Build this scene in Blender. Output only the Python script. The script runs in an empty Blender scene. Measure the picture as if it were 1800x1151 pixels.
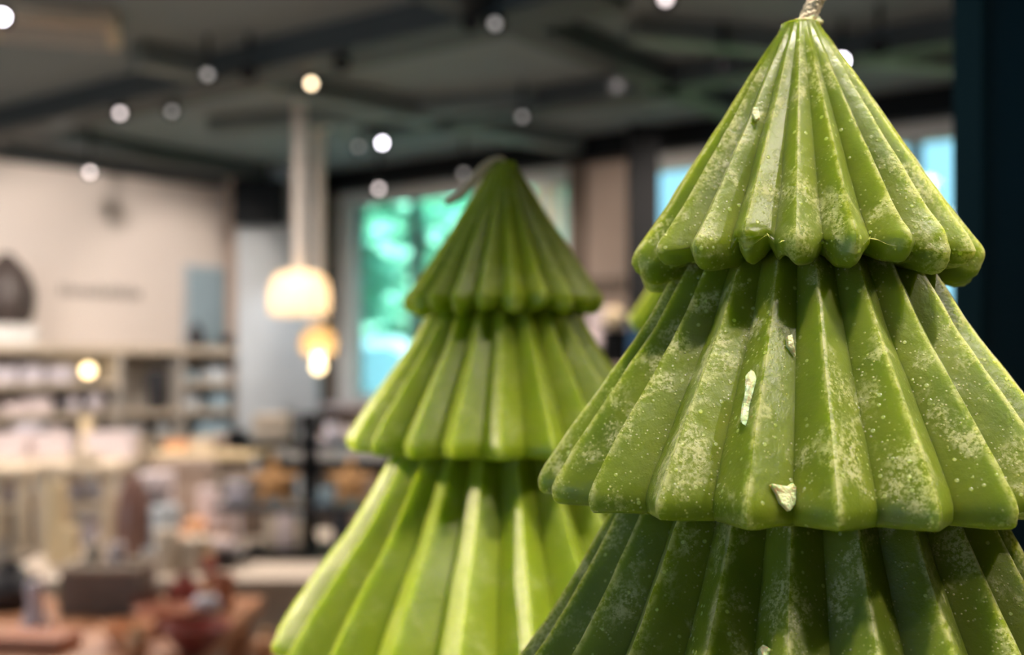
import bpy, bmesh, math, random
from mathutils import Vector, Matrix, noise
PI = math.pi
sc = bpy.context.scene
C = sc.collection
F = 1950.0; CX = 900.0; HY = 645.0; CZ = 1.4      # focal length in pixels, centre column, horizon row, camera height

# ------------------------------------------------------------------ camera
cd = bpy.data.cameras.new('camera'); cam = bpy.data.objects.new('camera', cd); C.objects.link(cam)
cam.location = (0, 0, CZ); cam.rotation_euler = (PI/2, 0, 0)
cd.sensor_width = 36; cd.lens = 36*F/1800; cd.shift_y = (HY-575.5)/1800
cd.clip_start = 0.01; cd.clip_end = 200
cd.dof.use_dof = True; cd.dof.focus_distance = 0.172; cd.dof.aperture_fstop = 13.4
sc.camera = cam
sc.view_settings.view_transform = 'Standard'; sc.view_settings.look = 'None'
sc.view_settings.gamma = 1; sc.view_settings.exposure = 0.0
sc.view_settings.use_curve_mapping = False

# ------------------------------------------------------------------ world, sun, lamps
w = bpy.data.worlds.new('sky'); sc.world = w; w.use_nodes = True
bg = w.node_tree.nodes['Background']; bg.inputs[0].default_value = (0.50, 0.78, 1.0, 1); bg.inputs[1].default_value = 1.5
sl = bpy.data.lights.new('sun', 'SUN'); sl.energy = 19; sl.angle = 0.02; sl.color = (1, .95, .85)
so = bpy.data.objects.new('sun', sl); C.objects.link(so); so.rotation_euler = (math.radians(38), 0, math.radians(20))
def lamp(kind, loc, tgt, watts, col, size=.05, cone=None, name='added_spot'):
    l = bpy.data.lights.new(name, kind); l.energy = watts; l.color = col
    if kind == 'SPOT':
        l.spot_size = cone or 1.0; l.spot_blend = .6; l.shadow_soft_size = size
    elif kind == 'AREA':
        l.shape = 'SQUARE'; l.size = size
    else: l.shadow_soft_size = size
    o = bpy.data.objects.new(name, l); C.objects.link(o); o.location = loc
    d = Vector(tgt)-Vector(loc); o.rotation_euler = d.to_track_quat('-Z', 'Y').to_euler()
    return o
WARM = (1, .80, .58); NEUT = (1, .87, .77)
# added spots out of view, most narrowed to light a single candle
lamp('SPOT', (-1.65, .50, 2.10), (-.05, .335, 1.335), 240, WARM, .02, .10)
lamp('SPOT', (1.15, -.35, 2.75), (.065, .2, 1.395), 75, NEUT, .03, .15)
lamp('SPOT', (.22, -.08, 2.93), (.055, .2, 1.39), 175, NEUT, .03, .17)
lamp('SPOT', (-.2, -.5, 2.85), (.03, .25, 1.40), 5, NEUT, .05, .5)
lamp('SPOT', (-1.5, .85, 2.2), (.05, .452, 1.415), 130, WARM, .02, .07)  # added to brighten the tip of the third candle
# added area fill under the ceiling, no fittings built
for x, y, pw in ((-2.6, 3.2, 40), (-.9, 3.6, 32), (-1.9, 5.0, 50), (.6, 5.2, 50), (-3.4, 5.2, 50)):
    lamp('AREA', (x, y, 2.86), (x, y+.01, 0), pw, NEUT, .5, name='ceiling_fill')
# added wall washers without fixtures: left wall, column, back wall
lamp('SPOT', (-2.6, 6.4, 2.8), (-3.35, 8.4, 1.75), 150, NEUT, .05, 1.3)
lamp('SPOT', (-1.7, 7.6, 2.8), (-2.7, 9.0, 1.8), 50, NEUT, .05, 1.1)
lamp('SPOT', (-1.15, 7.85, 2.8), (-1.8, 8.85, 1.5), 60, (.85, .93, 1), .05, .7)
lamp('SPOT', (1.6, 5.4, 2.75), (.9, 7.6, 1.9), 120, NEUT, .05, .9)
lamp('SPOT', (.2, 6.3, 2.8), (-.2, 8.4, 1.9), 60, NEUT, .05, .9)

# ------------------------------------------------------------------ helpers
def P(px, py, Y): return Vector(((px-CX)*Y/F, Y, CZ+(HY-py)*Y/F))
def XP(px, Y): return (px-CX)*Y/F
def ZP(py, Y): return CZ+(HY-py)*Y/F
class G:
    def __init__(s): s.b = bmesh.new()
    def box(s, c, d, rz=0, bev=0, rx=0):
        r = bmesh.ops.create_cube(s.b, size=1)
        M = Matrix.Translation(c) @ Matrix.Rotation(rz, 4, 'Z') @ Matrix.Rotation(rx, 4, 'X') @ Matrix.Diagonal((*d, 1))
        bmesh.ops.transform(s.b, matrix=M, verts=r['verts'])
        if bev:
            es = list({e for v in r['verts'] for e in v.link_edges})
            bmesh.ops.bevel(s.b, geom=es, offset=bev, segments=2, affect='EDGES', profile=.5)
        return s
    def lathe(s, prof, c=(0, 0, 0), n=32, M=None):
        rings = []
        for r, z in prof:
            if r < 1e-5: rings.append([s.b.verts.new((0, 0, z))])
            else: rings.append([s.b.verts.new((r*math.cos(2*PI*i/n), r*math.sin(2*PI*i/n), z)) for i in range(n)])
        for a, b in zip(rings, rings[1:]):
            for i in range(n):
                j = (i+1) % n
                if len(a) == 1 and len(b) == 1: continue
                if len(a) == 1: s.b.faces.new((a[0], b[j], b[i]))
                elif len(b) == 1: s.b.faces.new((a[i], a[j], b[0]))
                else: s.b.faces.new((a[i], a[j], b[j], b[i]))
        T = Matrix.Translation(c) @ (M or Matrix.Identity(4))
        bmesh.ops.transform(s.b, matrix=T, verts=[v for r in rings for v in r])
        return s
    def tube(s, pts, rad, n=10, caps=True):
        pts = [Vector(p) for p in pts]; rings = []
        rads = rad if isinstance(rad, (list, tuple)) else [rad]*len(pts)
        up = Vector((0, 0, 1))
        for i, p in enumerate(pts):
            t = (pts[min(i+1, len(pts)-1)]-pts[max(i-1, 0)]).normalized()
            a = t.cross(up if abs(t.z) < .95 else Vector((0, 1, 0))).normalized(); b = t.cross(a)
            rings.append([s.b.verts.new(p+rads[i]*(a*math.cos(2*PI*k/n)+b*math.sin(2*PI*k/n))) for k in range(n)])
        for a, b in zip(rings, rings[1:]):
            for k in range(n): s.b.faces.new((a[k], a[(k+1) % n], b[(k+1) % n], b[k]))
        if caps: s.b.faces.new(rings[0]); s.b.faces.new(rings[-1])
        return s
    def prism(s, pts, y0, y1):       # outline in x,z extruded along y
        a = [s.b.verts.new((x, y0, z)) for x, z in pts]; b = [s.b.verts.new((x, y1, z)) for x, z in pts]
        s.b.faces.new(a); s.b.faces.new(b[::-1]); n = len(pts)
        for i in range(n): s.b.faces.new((a[i], b[i], b[(i+1) % n], a[(i+1) % n]))
        return s
def obj(name, g, m, parent=None, smooth=True, **kw):
    b = g.b if isinstance(g, G) else g
    bmesh.ops.recalc_face_normals(b, faces=b.faces)
    me = bpy.data.meshes.new(name); b.to_mesh(me); b.free()
    me.materials.append(m)
    if smooth:
        me.polygons.foreach_set('use_smooth', [True]*len(me.polygons))
        try: me.set_sharp_from_angle(angle=math.radians(40))
        except Exception: pass
    o = bpy.data.objects.new(name, me); C.objects.link(o)
    if parent: o.parent = parent
    for k, v in kw.items(): o[k] = v
    return o
def thing(name, label, cat, loc=(0, 0, 0), rz=0, group=None):
    o = bpy.data.objects.new(name, None); C.objects.link(o); o.empty_display_size = .05
    o.location = loc; o.rotation_euler = (0, 0, rz); o['label'] = label; o['category'] = cat
    if group: o['group'] = group
    return o
def struct(name, g, m, parent=None):
    o = obj(name, g, m, parent)
    if not parent: o['kind'] = 'structure'
    return o
def copy_tree(o, parent=None):
    c = o.copy(); C.objects.link(c)
    if parent: c.parent = parent
    for ch in list(o.children): copy_tree(ch, c)
    return c

# ------------------------------------------------------------------ materials
def mat(name, col, rough=.6, metal=0, var=.12, scale=6, bump=0, emit=None, es=0, spec=.5, trans=0, **kw):
    m = bpy.data.materials.new(name); m.use_nodes = True; nt = m.node_tree; N = nt.nodes; L = nt.links
    p = N['Principled BSDF']; p.inputs['Roughness'].default_value = rough; p.inputs['Metallic'].default_value = metal
    p.inputs['Specular IOR Level'].default_value = spec
    tc = N.new('ShaderNodeTexCoord'); nz = N.new('ShaderNodeTexNoise'); nz.inputs['Scale'].default_value = scale; nz.inputs['Detail'].default_value = 4
    L.new(tc.outputs['Object'], nz.inputs['Vector'])
    mx = N.new('ShaderNodeMix'); mx.data_type = 'RGBA'
    mx.inputs[6].default_value = (*[c*(1-var) for c in col], 1); mx.inputs[7].default_value = (*[min(1, c*(1+var)) for c in col], 1)
    L.new(nz.outputs['Fac'], mx.inputs[0]); L.new(mx.outputs[2], p.inputs['Base Color'])
    if bump:
        b = N.new('ShaderNodeBump'); b.inputs['Strength'].default_value = bump; b.inputs['Distance'].default_value = .01
        L.new(nz.outputs['Fac'], b.inputs['Height']); L.new(b.outputs[0], p.inputs['Normal'])
    if emit: p.inputs['Emission Color'].default_value = (*emit, 1); p.inputs['Emission Strength'].default_value = es
    if trans: p.inputs['Transmission Weight'].default_value = trans
    return m
def wood(name, a, b, scale=3, rough=.5):
    m = bpy.data.materials.new(name); m.use_nodes = True; nt = m.node_tree; N = nt.nodes; L = nt.links
    p = N['Principled BSDF']; p.inputs['Roughness'].default_value = rough
    tc = N.new('ShaderNodeTexCoord'); mp = N.new('ShaderNodeMapping'); mp.inputs['Scale'].default_value = (1, 8, 8)
    wv = N.new('ShaderNodeTexWave'); wv.inputs['Scale'].default_value = scale; wv.inputs['Distortion'].default_value = 4; wv.inputs['Detail'].default_value = 3
    cr = N.new('ShaderNodeValToRGB'); cr.color_ramp.elements[0].color = (*a, 1); cr.color_ramp.elements[1].color = (*b, 1)
    L.new(tc.outputs['Object'], mp.inputs[0]); L.new(mp.outputs[0], wv.inputs[0]); L.new(wv.outputs['Fac'], cr.inputs[0]); L.new(cr.outputs[0], p.inputs['Base Color'])
    return m
M = dict(
 ceil=mat('ceiling_paint', (.175, .22, .25), .8, scale=1.2, var=.04), beam=mat('beam_paint', (.055, .068, .075), .7),
 duct=mat('duct_paint', (.15, .18, .185), .6), black=mat('black_metal', (.005, .006, .007), .5, spec=.2), post=mat('dark_teal_lacquer', (.003, .024, .038), .5, var=.25, scale=9, spec=.2),
 postedge=mat('dark_grey_edge', (.012, .030, .038), 1.0, spec=0),
 wall=mat('beige_plaster', (.70, .63, .58), .9, var=.06, scale=1.5), brown=mat('brown_panel', (.17, .13, .10), .7),
 tan=mat('tan_plaster', (.42, .33, .27), .85), column=mat('pale_grey_paint', (.50, .54, .57), .7), white=mat('white_paint', (.78, .76, .73), .6),
 frame=mat('window_frame_paint', (.62, .63, .62), .5), mull=mat('grey_mullion', (.12, .18, .19), .5),
 floor=wood('floor_wood', (.26, .19, .13), (.36, .28, .2)), palewood=wood('pale_wood', (.54, .44, .31), (.62, .52, .38)),
 copperwood=wood('red_brown_wood', (.34, .14, .06), (.5, .24, .12)), cream=mat('cream_lacquer', (.58, .49, .38), .6),
 gold=mat('straw_gold', (.60, .32, .12), .55, var=.25, scale=30, bump=.5), mauve=mat('mauve_brown_glaze', (.20, .11, .09), .3),
 dark=mat('charcoal_glaze', (.03, .03, .035), .35), umber=mat('umber_glaze', (.065, .05, .045), .5), taupe=mat('taupe_weave', (.20, .16, .13), .7, var=.3, scale=40, bump=.6),
 red=mat('dark_red_glaze', (.28, .05, .035), .35), terra=mat('terracotta', (.50, .20, .11), .6), orange=mat('apricot_wax', (.80, .42, .22), .5),
 pink=mat('pinkish_white_paper', (.70, .60, .60), .7), lilac=mat('silver_lilac_glaze', (.66, .62, .68), .25), grey=mat('grey_card', (.33, .33, .33), .7),
 blue=mat('blue_card', (.05, .15, .30), .6), bluegrey=mat('blue_grey_print', (.28, .38, .44), .8), yellow=mat('pale_yellow_paper', (.70, .56, .34), .7),
 cord=mat('white_cord_cover', (.72, .66, .60), .6), olive=mat('olive_glaze', (.2, .2, .09), .4), steel=mat('brushed_steel', (.5, .5, .5), .3, 1),
 letter=mat('grey_letters', (.30, .28, .26), .6), glow=mat('lit_opal_glass', (.9, .85, .75), .3, emit=(1, .80, .56), es=.55),
 bulb=mat('lit_bulb', (1, .9, .7), .3, emit=(1, .84, .58), es=9), bulb2=mat('lit_warm_bulb', (1, .9, .7), .3, emit=(1, .75, .4), es=6),
 leda=mat('bright_lamp_lens', (1, 1, 1), .3, emit=(.93, .88, 1), es=30), ledb=mat('dim_lamp_lens', (.8, .8, .8), .3, emit=(1, .86, .84), es=4.5),
 ledc=mat('warm_lamp_lens', (.8, .8, .8), .3, emit=(1, .78, .5), es=10), ledd=mat('faint_lamp_lens', (.5, .5, .5), .3, emit=(.9, .85, .82), es=.9),
 leaf=mat('sunlit_leaves', (.40, .78, .60), .6, var=.3, scale=3), bark=mat('bark', (.12, .09, .06), .9), grass=mat('grass', (.1, .25, .06), .9, var=.4),
 asphalt=mat('asphalt', (.2, .2, .21), .9), carblue=mat('pale_blue_car_paint', (.55, .78, .92), .25), carglass=mat('car_glass', (.16, .30, .38), .15),
 wick=mat('cotton_wick', (.95, .76, .52), .85, var=.2, scale=500, bump=.6), curtain=mat('cream_curtain', (.75, .66, .42), .8),
 plinth=mat('pale_plinth_panel', (.50, .42, .34), .7), shelf=mat('grey_beige_shelf', (.44, .41, .37), .7))
# tinted glass
g = bpy.data.materials.new('tinted_glass'); g.use_nodes = True; nt = g.node_tree; nt.nodes.clear()
o_ = nt.nodes.new('ShaderNodeOutputMaterial'); t_ = nt.nodes.new('ShaderNodeBsdfTransparent'); t_.inputs[0].default_value = (.80, .98, .98, 1)
gl = nt.nodes.new('ShaderNodeBsdfGlossy'); gl.inputs['Roughness'].default_value = .02; fr = nt.nodes.new('ShaderNodeFresnel'); fr.inputs[0].default_value = 1.45
mx = nt.nodes.new('ShaderNodeMixShader'); nt.links.new(fr.outputs[0], mx.inputs[0]); nt.links.new(t_.outputs[0], mx.inputs[1]); nt.links.new(gl.outputs[0], mx.inputs[2]); nt.links.new(mx.outputs[0], o_.inputs[0])
M['glass'] = g
# pendant opal glass
def wax_material(name, lo, hi, fk, bk, rough):
    m = bpy.data.materials.new(name); m.use_nodes = True; nt = m.node_tree; N = nt.nodes; L = nt.links
    p = N['Principled BSDF']
    def new(t, **k):
        n = N.new(t)
        for a, b in k.items():
            if isinstance(b, str) or isinstance(b, bool): setattr(n, a, b)
            else: n.inputs[a].default_value = b
        return n
    def mth(op, a, b=None, clamp=False):
        n = N.new('ShaderNodeMath'); n.operation = op; n.use_clamp = clamp
        for i, v in enumerate((a, b)):
            if v is None: continue
            if isinstance(v, (int, float)): n.inputs[i].default_value = v
            else: L.new(v, n.inputs[i])
        return n.outputs[0]
    def ramp(src, a, b):
        n = N.new('ShaderNodeMapRange'); n.interpolation_type = 'SMOOTHSTEP'; n.inputs[1].default_value = a; n.inputs[2].default_value = b; L.new(src, n.inputs[0]); return n.outputs[0]
    tc = N.new('ShaderNodeTexCoord'); co = tc.outputs['Object']
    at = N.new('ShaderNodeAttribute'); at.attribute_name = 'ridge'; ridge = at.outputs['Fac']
    def nz(s, d=4, r=.55, dist=0):
        n = N.new('ShaderNodeTexNoise'); n.inputs['Scale'].default_value = s; n.inputs['Detail'].default_value = d; n.inputs['Roughness'].default_value = r; n.inputs['Distortion'].default_value = dist
        L.new(co, n.inputs['Vector']); return n.outputs['Fac']
    big = nz(70, 3); patch = nz(110, 5, .6, .4); fine = nz(1500, 3, .7); mid = nz(420, 4, .65)
    # frosted film: patches broken by fine speckle, stronger on ridges; painted highlight along the crests
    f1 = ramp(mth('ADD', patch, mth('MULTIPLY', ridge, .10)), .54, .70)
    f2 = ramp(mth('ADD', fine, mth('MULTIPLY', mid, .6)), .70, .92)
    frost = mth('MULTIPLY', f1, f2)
    crest_light = mth('MULTIPLY', ramp(ridge, .80, .98), ramp(mth('ADD', mid, mth('MULTIPLY', fine, .5)), .62, .86))
    frost = mth('MULTIPLY', mth('MAXIMUM', frost, mth('MULTIPLY', crest_light, .8)), fk)
    # small bubbles
    vo = N.new('ShaderNodeTexVoronoi'); vo.inputs['Scale'].default_value = 620; L.new(co, vo.inputs['Vector'])
    sep = N.new('ShaderNodeSeparateColor'); L.new(vo.outputs['Color'], sep.inputs[0])
    pick = mth('MULTIPLY', mth('GREATER_THAN', sep.outputs[0], .68), ramp(big, .38, .54))
    dot = mth('SUBTRACT', 1.0, ramp(vo.outputs['Distance'], .14, .26)); bub = mth('MULTIPLY', mth('MULTIPLY', dot, pick), bk)
    vo2 = N.new('ShaderNodeTexVoronoi'); vo2.inputs['Scale'].default_value = 1300; L.new(co, vo2.inputs['Vector'])
    sep2 = N.new('ShaderNodeSeparateColor'); L.new(vo2.outputs['Color'], sep2.inputs[0])
    bub2 = mth('MULTIPLY', mth('SUBTRACT', 1.0, ramp(vo2.outputs['Distance'], .12, .30)), mth('MULTIPLY', mth('GREATER_THAN', sep2.outputs[1], .35), ramp(patch, .40, .55)))
    c1 = N.new('ShaderNodeMix'); c1.data_type = 'RGBA'; c1.inputs[6].default_value = (*lo, 1); c1.inputs[7].default_value = (*hi, 1); L.new(big, c1.inputs[0])
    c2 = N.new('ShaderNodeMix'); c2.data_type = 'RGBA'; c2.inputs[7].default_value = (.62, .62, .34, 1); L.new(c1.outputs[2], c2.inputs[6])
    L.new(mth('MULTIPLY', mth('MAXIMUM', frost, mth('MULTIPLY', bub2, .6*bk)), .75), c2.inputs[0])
    c3 = N.new('ShaderNodeMix'); c3.data_type = 'RGBA'; c3.inputs[7].default_value = (.60, .70, .30, 1); L.new(c2.outputs[2], c3.inputs[6]); L.new(mth('MULTIPLY', bub, .5), c3.inputs[0])
    L.new(c3.outputs[2], p.inputs['Base Color'])
    p.subsurface_method = 'RANDOM_WALK'
    L.new(mth('SUBTRACT', 1.0, mth('MULTIPLY', frost, .45)), p.inputs['Subsurface Weight'])
    p.inputs['Subsurface Radius'].default_value = (.85, 1.0, .15); p.inputs['Subsurface Scale'].default_value = .012
    L.new(mth('ADD', rough, mth('MULTIPLY', frost, .3)), p.inputs['Roughness'])
    p.inputs['IOR'].default_value = 1.44
    h = mth('ADD', mth('MULTIPLY', mid, .5), mth('ADD', mth('MULTIPLY', fine, mth('ADD', .06, mth('MULTIPLY', f1, .35))), mth('ADD', mth('MULTIPLY', bub, .5), mth('MULTIPLY', bub2, .35))))
    b = N.new('ShaderNodeBump'); b.inputs['Strength'].default_value = .55; b.inputs['Distance'].default_value = .0005; L.new(h, b.inputs['Height']); L.new(b.outputs[0], p.inputs['Normal'])
    return m
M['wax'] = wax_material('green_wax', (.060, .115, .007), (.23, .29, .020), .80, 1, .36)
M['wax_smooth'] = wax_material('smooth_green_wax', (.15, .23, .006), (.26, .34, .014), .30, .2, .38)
def flake_mat():
    m = mat('pale_wax_flake', (.70, .72, .40), .5, var=.15, scale=300, bump=.4); p = m.node_tree.nodes['Principled BSDF']
    p.inputs['Subsurface Weight'].default_value = .6; p.inputs['Subsurface Scale'].default_value = .003; return m
M['flake'] = flake_mat()

# ------------------------------------------------------------------ the room
H = 3.0
struct('floor', G().box((-.5, 4.0, -.05), (14, 15, .1)), M['floor'])
# left wall, back wall as vertical slabs between plan points
Lp0 = Vector((-3.72, 8.06)); Lp1 = Vector((-2.06, 9.69)); uL = (Lp1-Lp0).normalized(); nL = Vector((uL.y, -uL.x))
Lstart = Lp1-uL*7.5
uR = Vector((3.48, -2.48)).normalized(); nR = Vector((-uR.y, uR.x))*-1     # nR points back to the camera
if nR.dot(Vector((0, -1))) < 0: nR = -nR
def slab(p0, p1, z0, z1, n, th):        # wall piece with its room face on the line p0-p1, thickness behind it
    g = G(); a = Vector(p0); b = Vector(p1); m = (a+b)/2-n*th/2
    return g.box((m.x, m.y, (z0+z1)/2), ((b-a).length, th, z1-z0), math.atan2((b-a).y, (b-a).x))
struct('wall_left', slab(Lstart, Lp1, 0, H, nL, .2), M['wall'])
def onR(px, off=0.0):      # plan point of the back wall line under image column px
    k = (px-CX)/F; o = Lp1+nR*off; t = (k*o.y-o.x)/(uR.x-k*uR.y); return o+uR*t
ZT, ZB = 2.80, 1.10
wins = [(606, 1004), (1126, 1400), (1440, 1770)]
segs = [(485, 606), (1004, 1126), (1400, 1440), (1770, 2300)]
gw = G()
def addslab(g, p0, p1, z0, z1, n, th):
    a = Vector(p0); b = Vector(p1); m = (a+b)/2-n*th/2
    g.box((m.x, m.y, (z0+z1)/2), ((b-a).length, th, z1-z0), math.atan2((b-a).y, (b-a).x))
for a, b in segs: addslab(gw, onR(a), onR(b), 0, H, nR, .22)
for a, b in wins:
    addslab(gw, onR(a), onR(b), ZT, H, nR, .22); addslab(gw, onR(a), onR(b), 0, ZB, nR, .22)
struct('wall_back', gw, M['tan'])
for i, (a, b) in enumerate(wins):
    pa, pb = onR(a), onR(b); A = math.atan2(uR.y, uR.x); ln = (pb-pa).length
    root = thing('window_%d' % (i+1), '', 'window', (pa.x, pa.y, 0), A)
    del root['label']; del root['category']; root['kind'] = 'structure'
    f = G(); t = .07
    f.box((ln/2, .06, ZT-t/2), (ln, .1, t)); f.box((ln/2, .06, ZB+t/2), (ln, .1, t)); f.box((t/2, .06, (ZT+ZB)/2), (t, .1, ZT-ZB-2*t)); f.box((ln-t/2, .06, (ZT+ZB)/2), (t, .1, ZT-ZB-2*t))
    # the casing on the room face
    f.box((ln/2, -.02, ZT+.06), (ln+.1, .04, .12)); f.box((-.025, -.02, (ZT+ZB)/2), (.05, .04, ZT-ZB)); f.box((ln+.025, -.02, (ZT+ZB)/2), (.05, .04, ZT-ZB))
    obj('window_frame', f, M['frame'], root)
    ms = [(722-a)/(b-a), (838-a)/(b-a)] if i == 0 else [.5]
    for q in ms:
        mp = onR(a+(b-a)*q); L_ = (mp-pa).length
        obj('mullion', G().box((L_, .06, (ZT+ZB)/2), (.06, .07, ZT-ZB-2*t)), M['mull'], root)
    obj('glass', G().box((ln/2, .08, (ZT+ZB)/2), (ln-2*t, .008, ZT-ZB-2*t)), M['glass'], root)
    obj('window_sill', G().box((ln/2, -.09, ZB-.02), (ln+.1, .3, .05), bev=.01), M['pink'], root)
# rest of shop shell; unseen side and rear walls added to cut sky light
struct('wall_side', G().box((-7.5, 2.4, H/2), (.2, 4.4, H)), M['wall'])
struct('wall_rear', G().box((1.2, -3.1, H/2), (7.6, .2, H)), M['wall'])
pe = onR(2300)
struct('wall_right', G().box((pe.x+.1, pe.y/2-1.0, H/2), (.2, pe.y+4, H)), M['tan'])
# ceiling
cg = G(); cor = Lp1-nR*.2-nL*.2; q1 = Lstart-nL*.2; q2 = pe-nR*.2
poly = [q1, cor, q2, Vector((q2.x+.2, -3.2)), Vector((-7.6, -3.2)), Vector((-7.6, q1.y))]
lo_ = [cg.b.verts.new((p.x, p.y, H)) for p in poly]; hi_ = [cg.b.verts.new((p.x, p.y, H+.12)) for p in poly]
cg.b.faces.new(lo_); cg.b.faces.new(hi_[::-1])
for i in range(6): cg.b.faces.new((lo_[i], hi_[i], hi_[(i+1) % 6], lo_[(i+1) % 6]))
struct('ceiling', cg, M['ceil'])
def ceilp(px, py): Y = (H-CZ)*F/(HY-py); return Vector(((px-CX)*Y/F, Y))
def beam(n, a, b, e0, e1, w_, h, m, drop=0):
    p, q = ceilp(*a), ceilp(*b); d = (q-p).normalized(); p = p-d*e0; q = q+d*e1; c = (p+q)/2
    return struct('trim_%d' % n, G().box((c.x, c.y, H-drop-h/2), ((q-p).length, w_, h), math.atan2((q-p).y, (q-p).x)), m)
beam(1, (0, 205), (799, 8), .5, .8, .28, .14, M['beam'])
beam(2, (905, 5), (1170, 120), .6, 1.3, .16, .12, M['beam'])
beam(3, (430, 115), (900, 215), .6, .6, .16, .12, M['duct'])
beam(4, (848, 178), (1650, 40), .9, 1.0, .18, .12, M['beam'])
beam(5, (90, 225), (420, 285), .6, .2, .2, .12, M['beam'])
beam(6, (420, 205), (860, 165), 0.2, .3, .12, .1, M['duct'])
beam(7, (1180, 40), (1660, 90), .2, .6, .12, .1, M['duct'])
# dark cornice along the back wall and left wall
c = (onR(440)+onR(1900))/2+nR*.12; ln = (onR(1900)-onR(485)).length
cg = G(); addslab(cg, onR(488)+nR*.16, onR(1900)+nR*.16, H-.17, H, nR, .15); struct('trim_8', cg, M['black'])
cg = G(); addslab(cg, Lstart+nL*.14, Lp1-uL*.2+nL*.14, H-.10, H, nL, .13); struct('trim_9', cg, M['beam'])
# brown wall band and pilasters on the back wall
for k, (a, b, m, dep, z0, z1) in enumerate(((560, 600, 'brown', .10, 0, H-.17), (1008, 1032, 'brown', .06, 0, H-.17), (1040, 1100, 'brown', .05, 1.92, 2.02))):
    cg = G(); addslab(cg, onR(a)+nR*dep, onR(b)+nR*dep, z0, z1, nR, dep); struct('trim_%d' % (10+k), cg, M[m])
# pale column in the corner
Yc = 9.0
struct('trim_13', G().box((XP(492, Yc), Yc, H/2), (XP(560, Yc)-XP(424, Yc), .3, H), bev=.01), M['column'])
struct('trim_14', G().box((XP(411, 9.15), 9.15, H/2), (.10, .12, H)), M['tan'])
# vertical blinds drawn over the right end of the first window
pb_ = onR(996)+nR*.05; pa_ = onR(945)+nR*.05; t = thing('vertical_blind', 'cream and blue grey vertical blind slats right of the smaller candle tip', 'blind', (pa_.x, pa_.y, ZB+.1), math.atan2(uR.y, uR.x))
n_ = 6; W_ = (pb_-pa_).length
for k in range(n_): obj('slat', G().box((W_*(k+.5)/n_, 0, (ZT-ZB-.2)/2), (W_/n_*.8, .006, ZT-ZB-.2), .3), M['curtain' if k % 2 == 0 else 'column'], t)
obj('head_rail', G().box((W_/2, 0, ZT-ZB-.18), (W_, .03, .04)), M['white'], t)
# black steel column
t = thing('steel_column', 'black steel column between the pale wall and the bright window', 'column', (XP(1131, 6.9), 6.9, 0))
obj('shaft', G().box((0, 0, 2.15), (.19, .12, 1.5)), M['black'], t)
obj('base_cladding', G().box((0, 0, .70), (.17, .11, 1.4)), M['mauve'], t)
# black speaker box
t = thing('wall_speaker', 'black box mounted high in front of the pale corner column', 'speaker', (XP(456, 8.75), 8.75, ZP(395, 8.75)))
hh = ZP(318, 8.75)-ZP(395, 8.75)
obj('cabinet', G().box((0, 0, hh/2), (XP(500, 8.75)-XP(412, 8.75), .14, hh), bev=.01), M['black'], t)
obj('bracket', G().box((0, .08, hh-.05), (.1, .1, .06)), M['beam'], t)
obj('grille', G().box((0, -.075, hh/2), (.34, .01, hh-.06)), M['black'], t)

# ------------------------------------------------------------------ outside
struct('trim_20', G().box((2, 26, -.15), (60, 30, .1)), M['grass'])
def tree(x, y, h, r, label, seed):
    rnd = random.Random(seed)
    t = thing('tree', label, 'tree', (x, y, -.1), 0, 'trees outside the windows')
    obj('trunk', G().tube([(0, 0, 0), (.05, 0, h*.4), (0, .05, h*.7)], [.16, .12, .06]), M['bark'], t)
    b = bmesh.new()
    for i in range(5200):
        d = Vector((rnd.gauss(0, 1), rnd.gauss(0, 1), rnd.gauss(0, 1))).normalized()*(rnd.random()**.4)
        c = Vector((d.x*r, d.y*r, h*.62+d.z*h*.42)); c += Vector((noise.noise(c*1.1), noise.noise(c*1.3+Vector((5, 5, 5))), noise.noise(c)))*.5
        s = rnd.uniform(.11, .21); q = Matrix.Rotation(rnd.uniform(0, 6.3), 3, 'Z') @ Matrix.Rotation(rnd.uniform(0, 3), 3, 'X')
        vs = [b.verts.new(c+q @ Vector(v)*s) for v in ((-1, 0, 0), (0, -.5, .1), (1, 0, 0), (0, .5, .1))]; b.faces.new(vs)
    obj('foliage', b, M['leaf'], t, smooth=False)
for i, (x, y, h, r, l) in enumerate(((-4.3, 19.6, 5.8, 1.9, 'broad leafy tree outside the left part of the window behind the lamps'),
    (-1.3, 15.6, 5.2, 1.75, 'bright green tree outside the middle of the window beside the smaller candle'),
    (.7, 19, 4.8, 1.6, 'leafy tree outside hidden in part by the smaller candle'),
    (-7.6, 24, 8, 2.3, 'tall tree farthest back outside, behind the left part of the window'),
    (-2.3, 25, 8, 2.3, 'tall tree farthest back outside, behind the middle of the window'))): tree(x, y, h, r, l, 20+i)
def car(x, y, rz, label):
    t = thing('car', label, 'car', (x, y, -.1), rz)
    body = [(-2.1, .35), (-2.1, .8), (-1.95, .95), (-1.1, 1.02), (-.6, 1.45), (.7, 1.5), (1.35, 1.08), (2.05, .95), (2.15, .55), (2.1, .35)]
    obj('body', G().prism(body, -.85, .85), M['carblue'], t, smooth=False)
    obj('side_window', G().prism([(-.95, 1.04), (-.52, 1.38), (.62, 1.42), (1.15, 1.06)], -.87, .87), M['carglass'], t, smooth=False)
    for sx in (-1.35, 1.3):
        for sy in (-.8, .8): obj('wheel', G().lathe([(0, -.1), (.25, -.1), (.33, -.06), (.33, .06), (.25, .1), (0, .1)], (sx, sy, .33), 24, Matrix.Rotation(PI/2, 4, 'X')), M['black'], t)
    return t
cr = car(-2.1, 12.0, .15, 'pale blue car parked outside below the trees'); cr.scale = (1.2, 1.2, 1.2)

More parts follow.
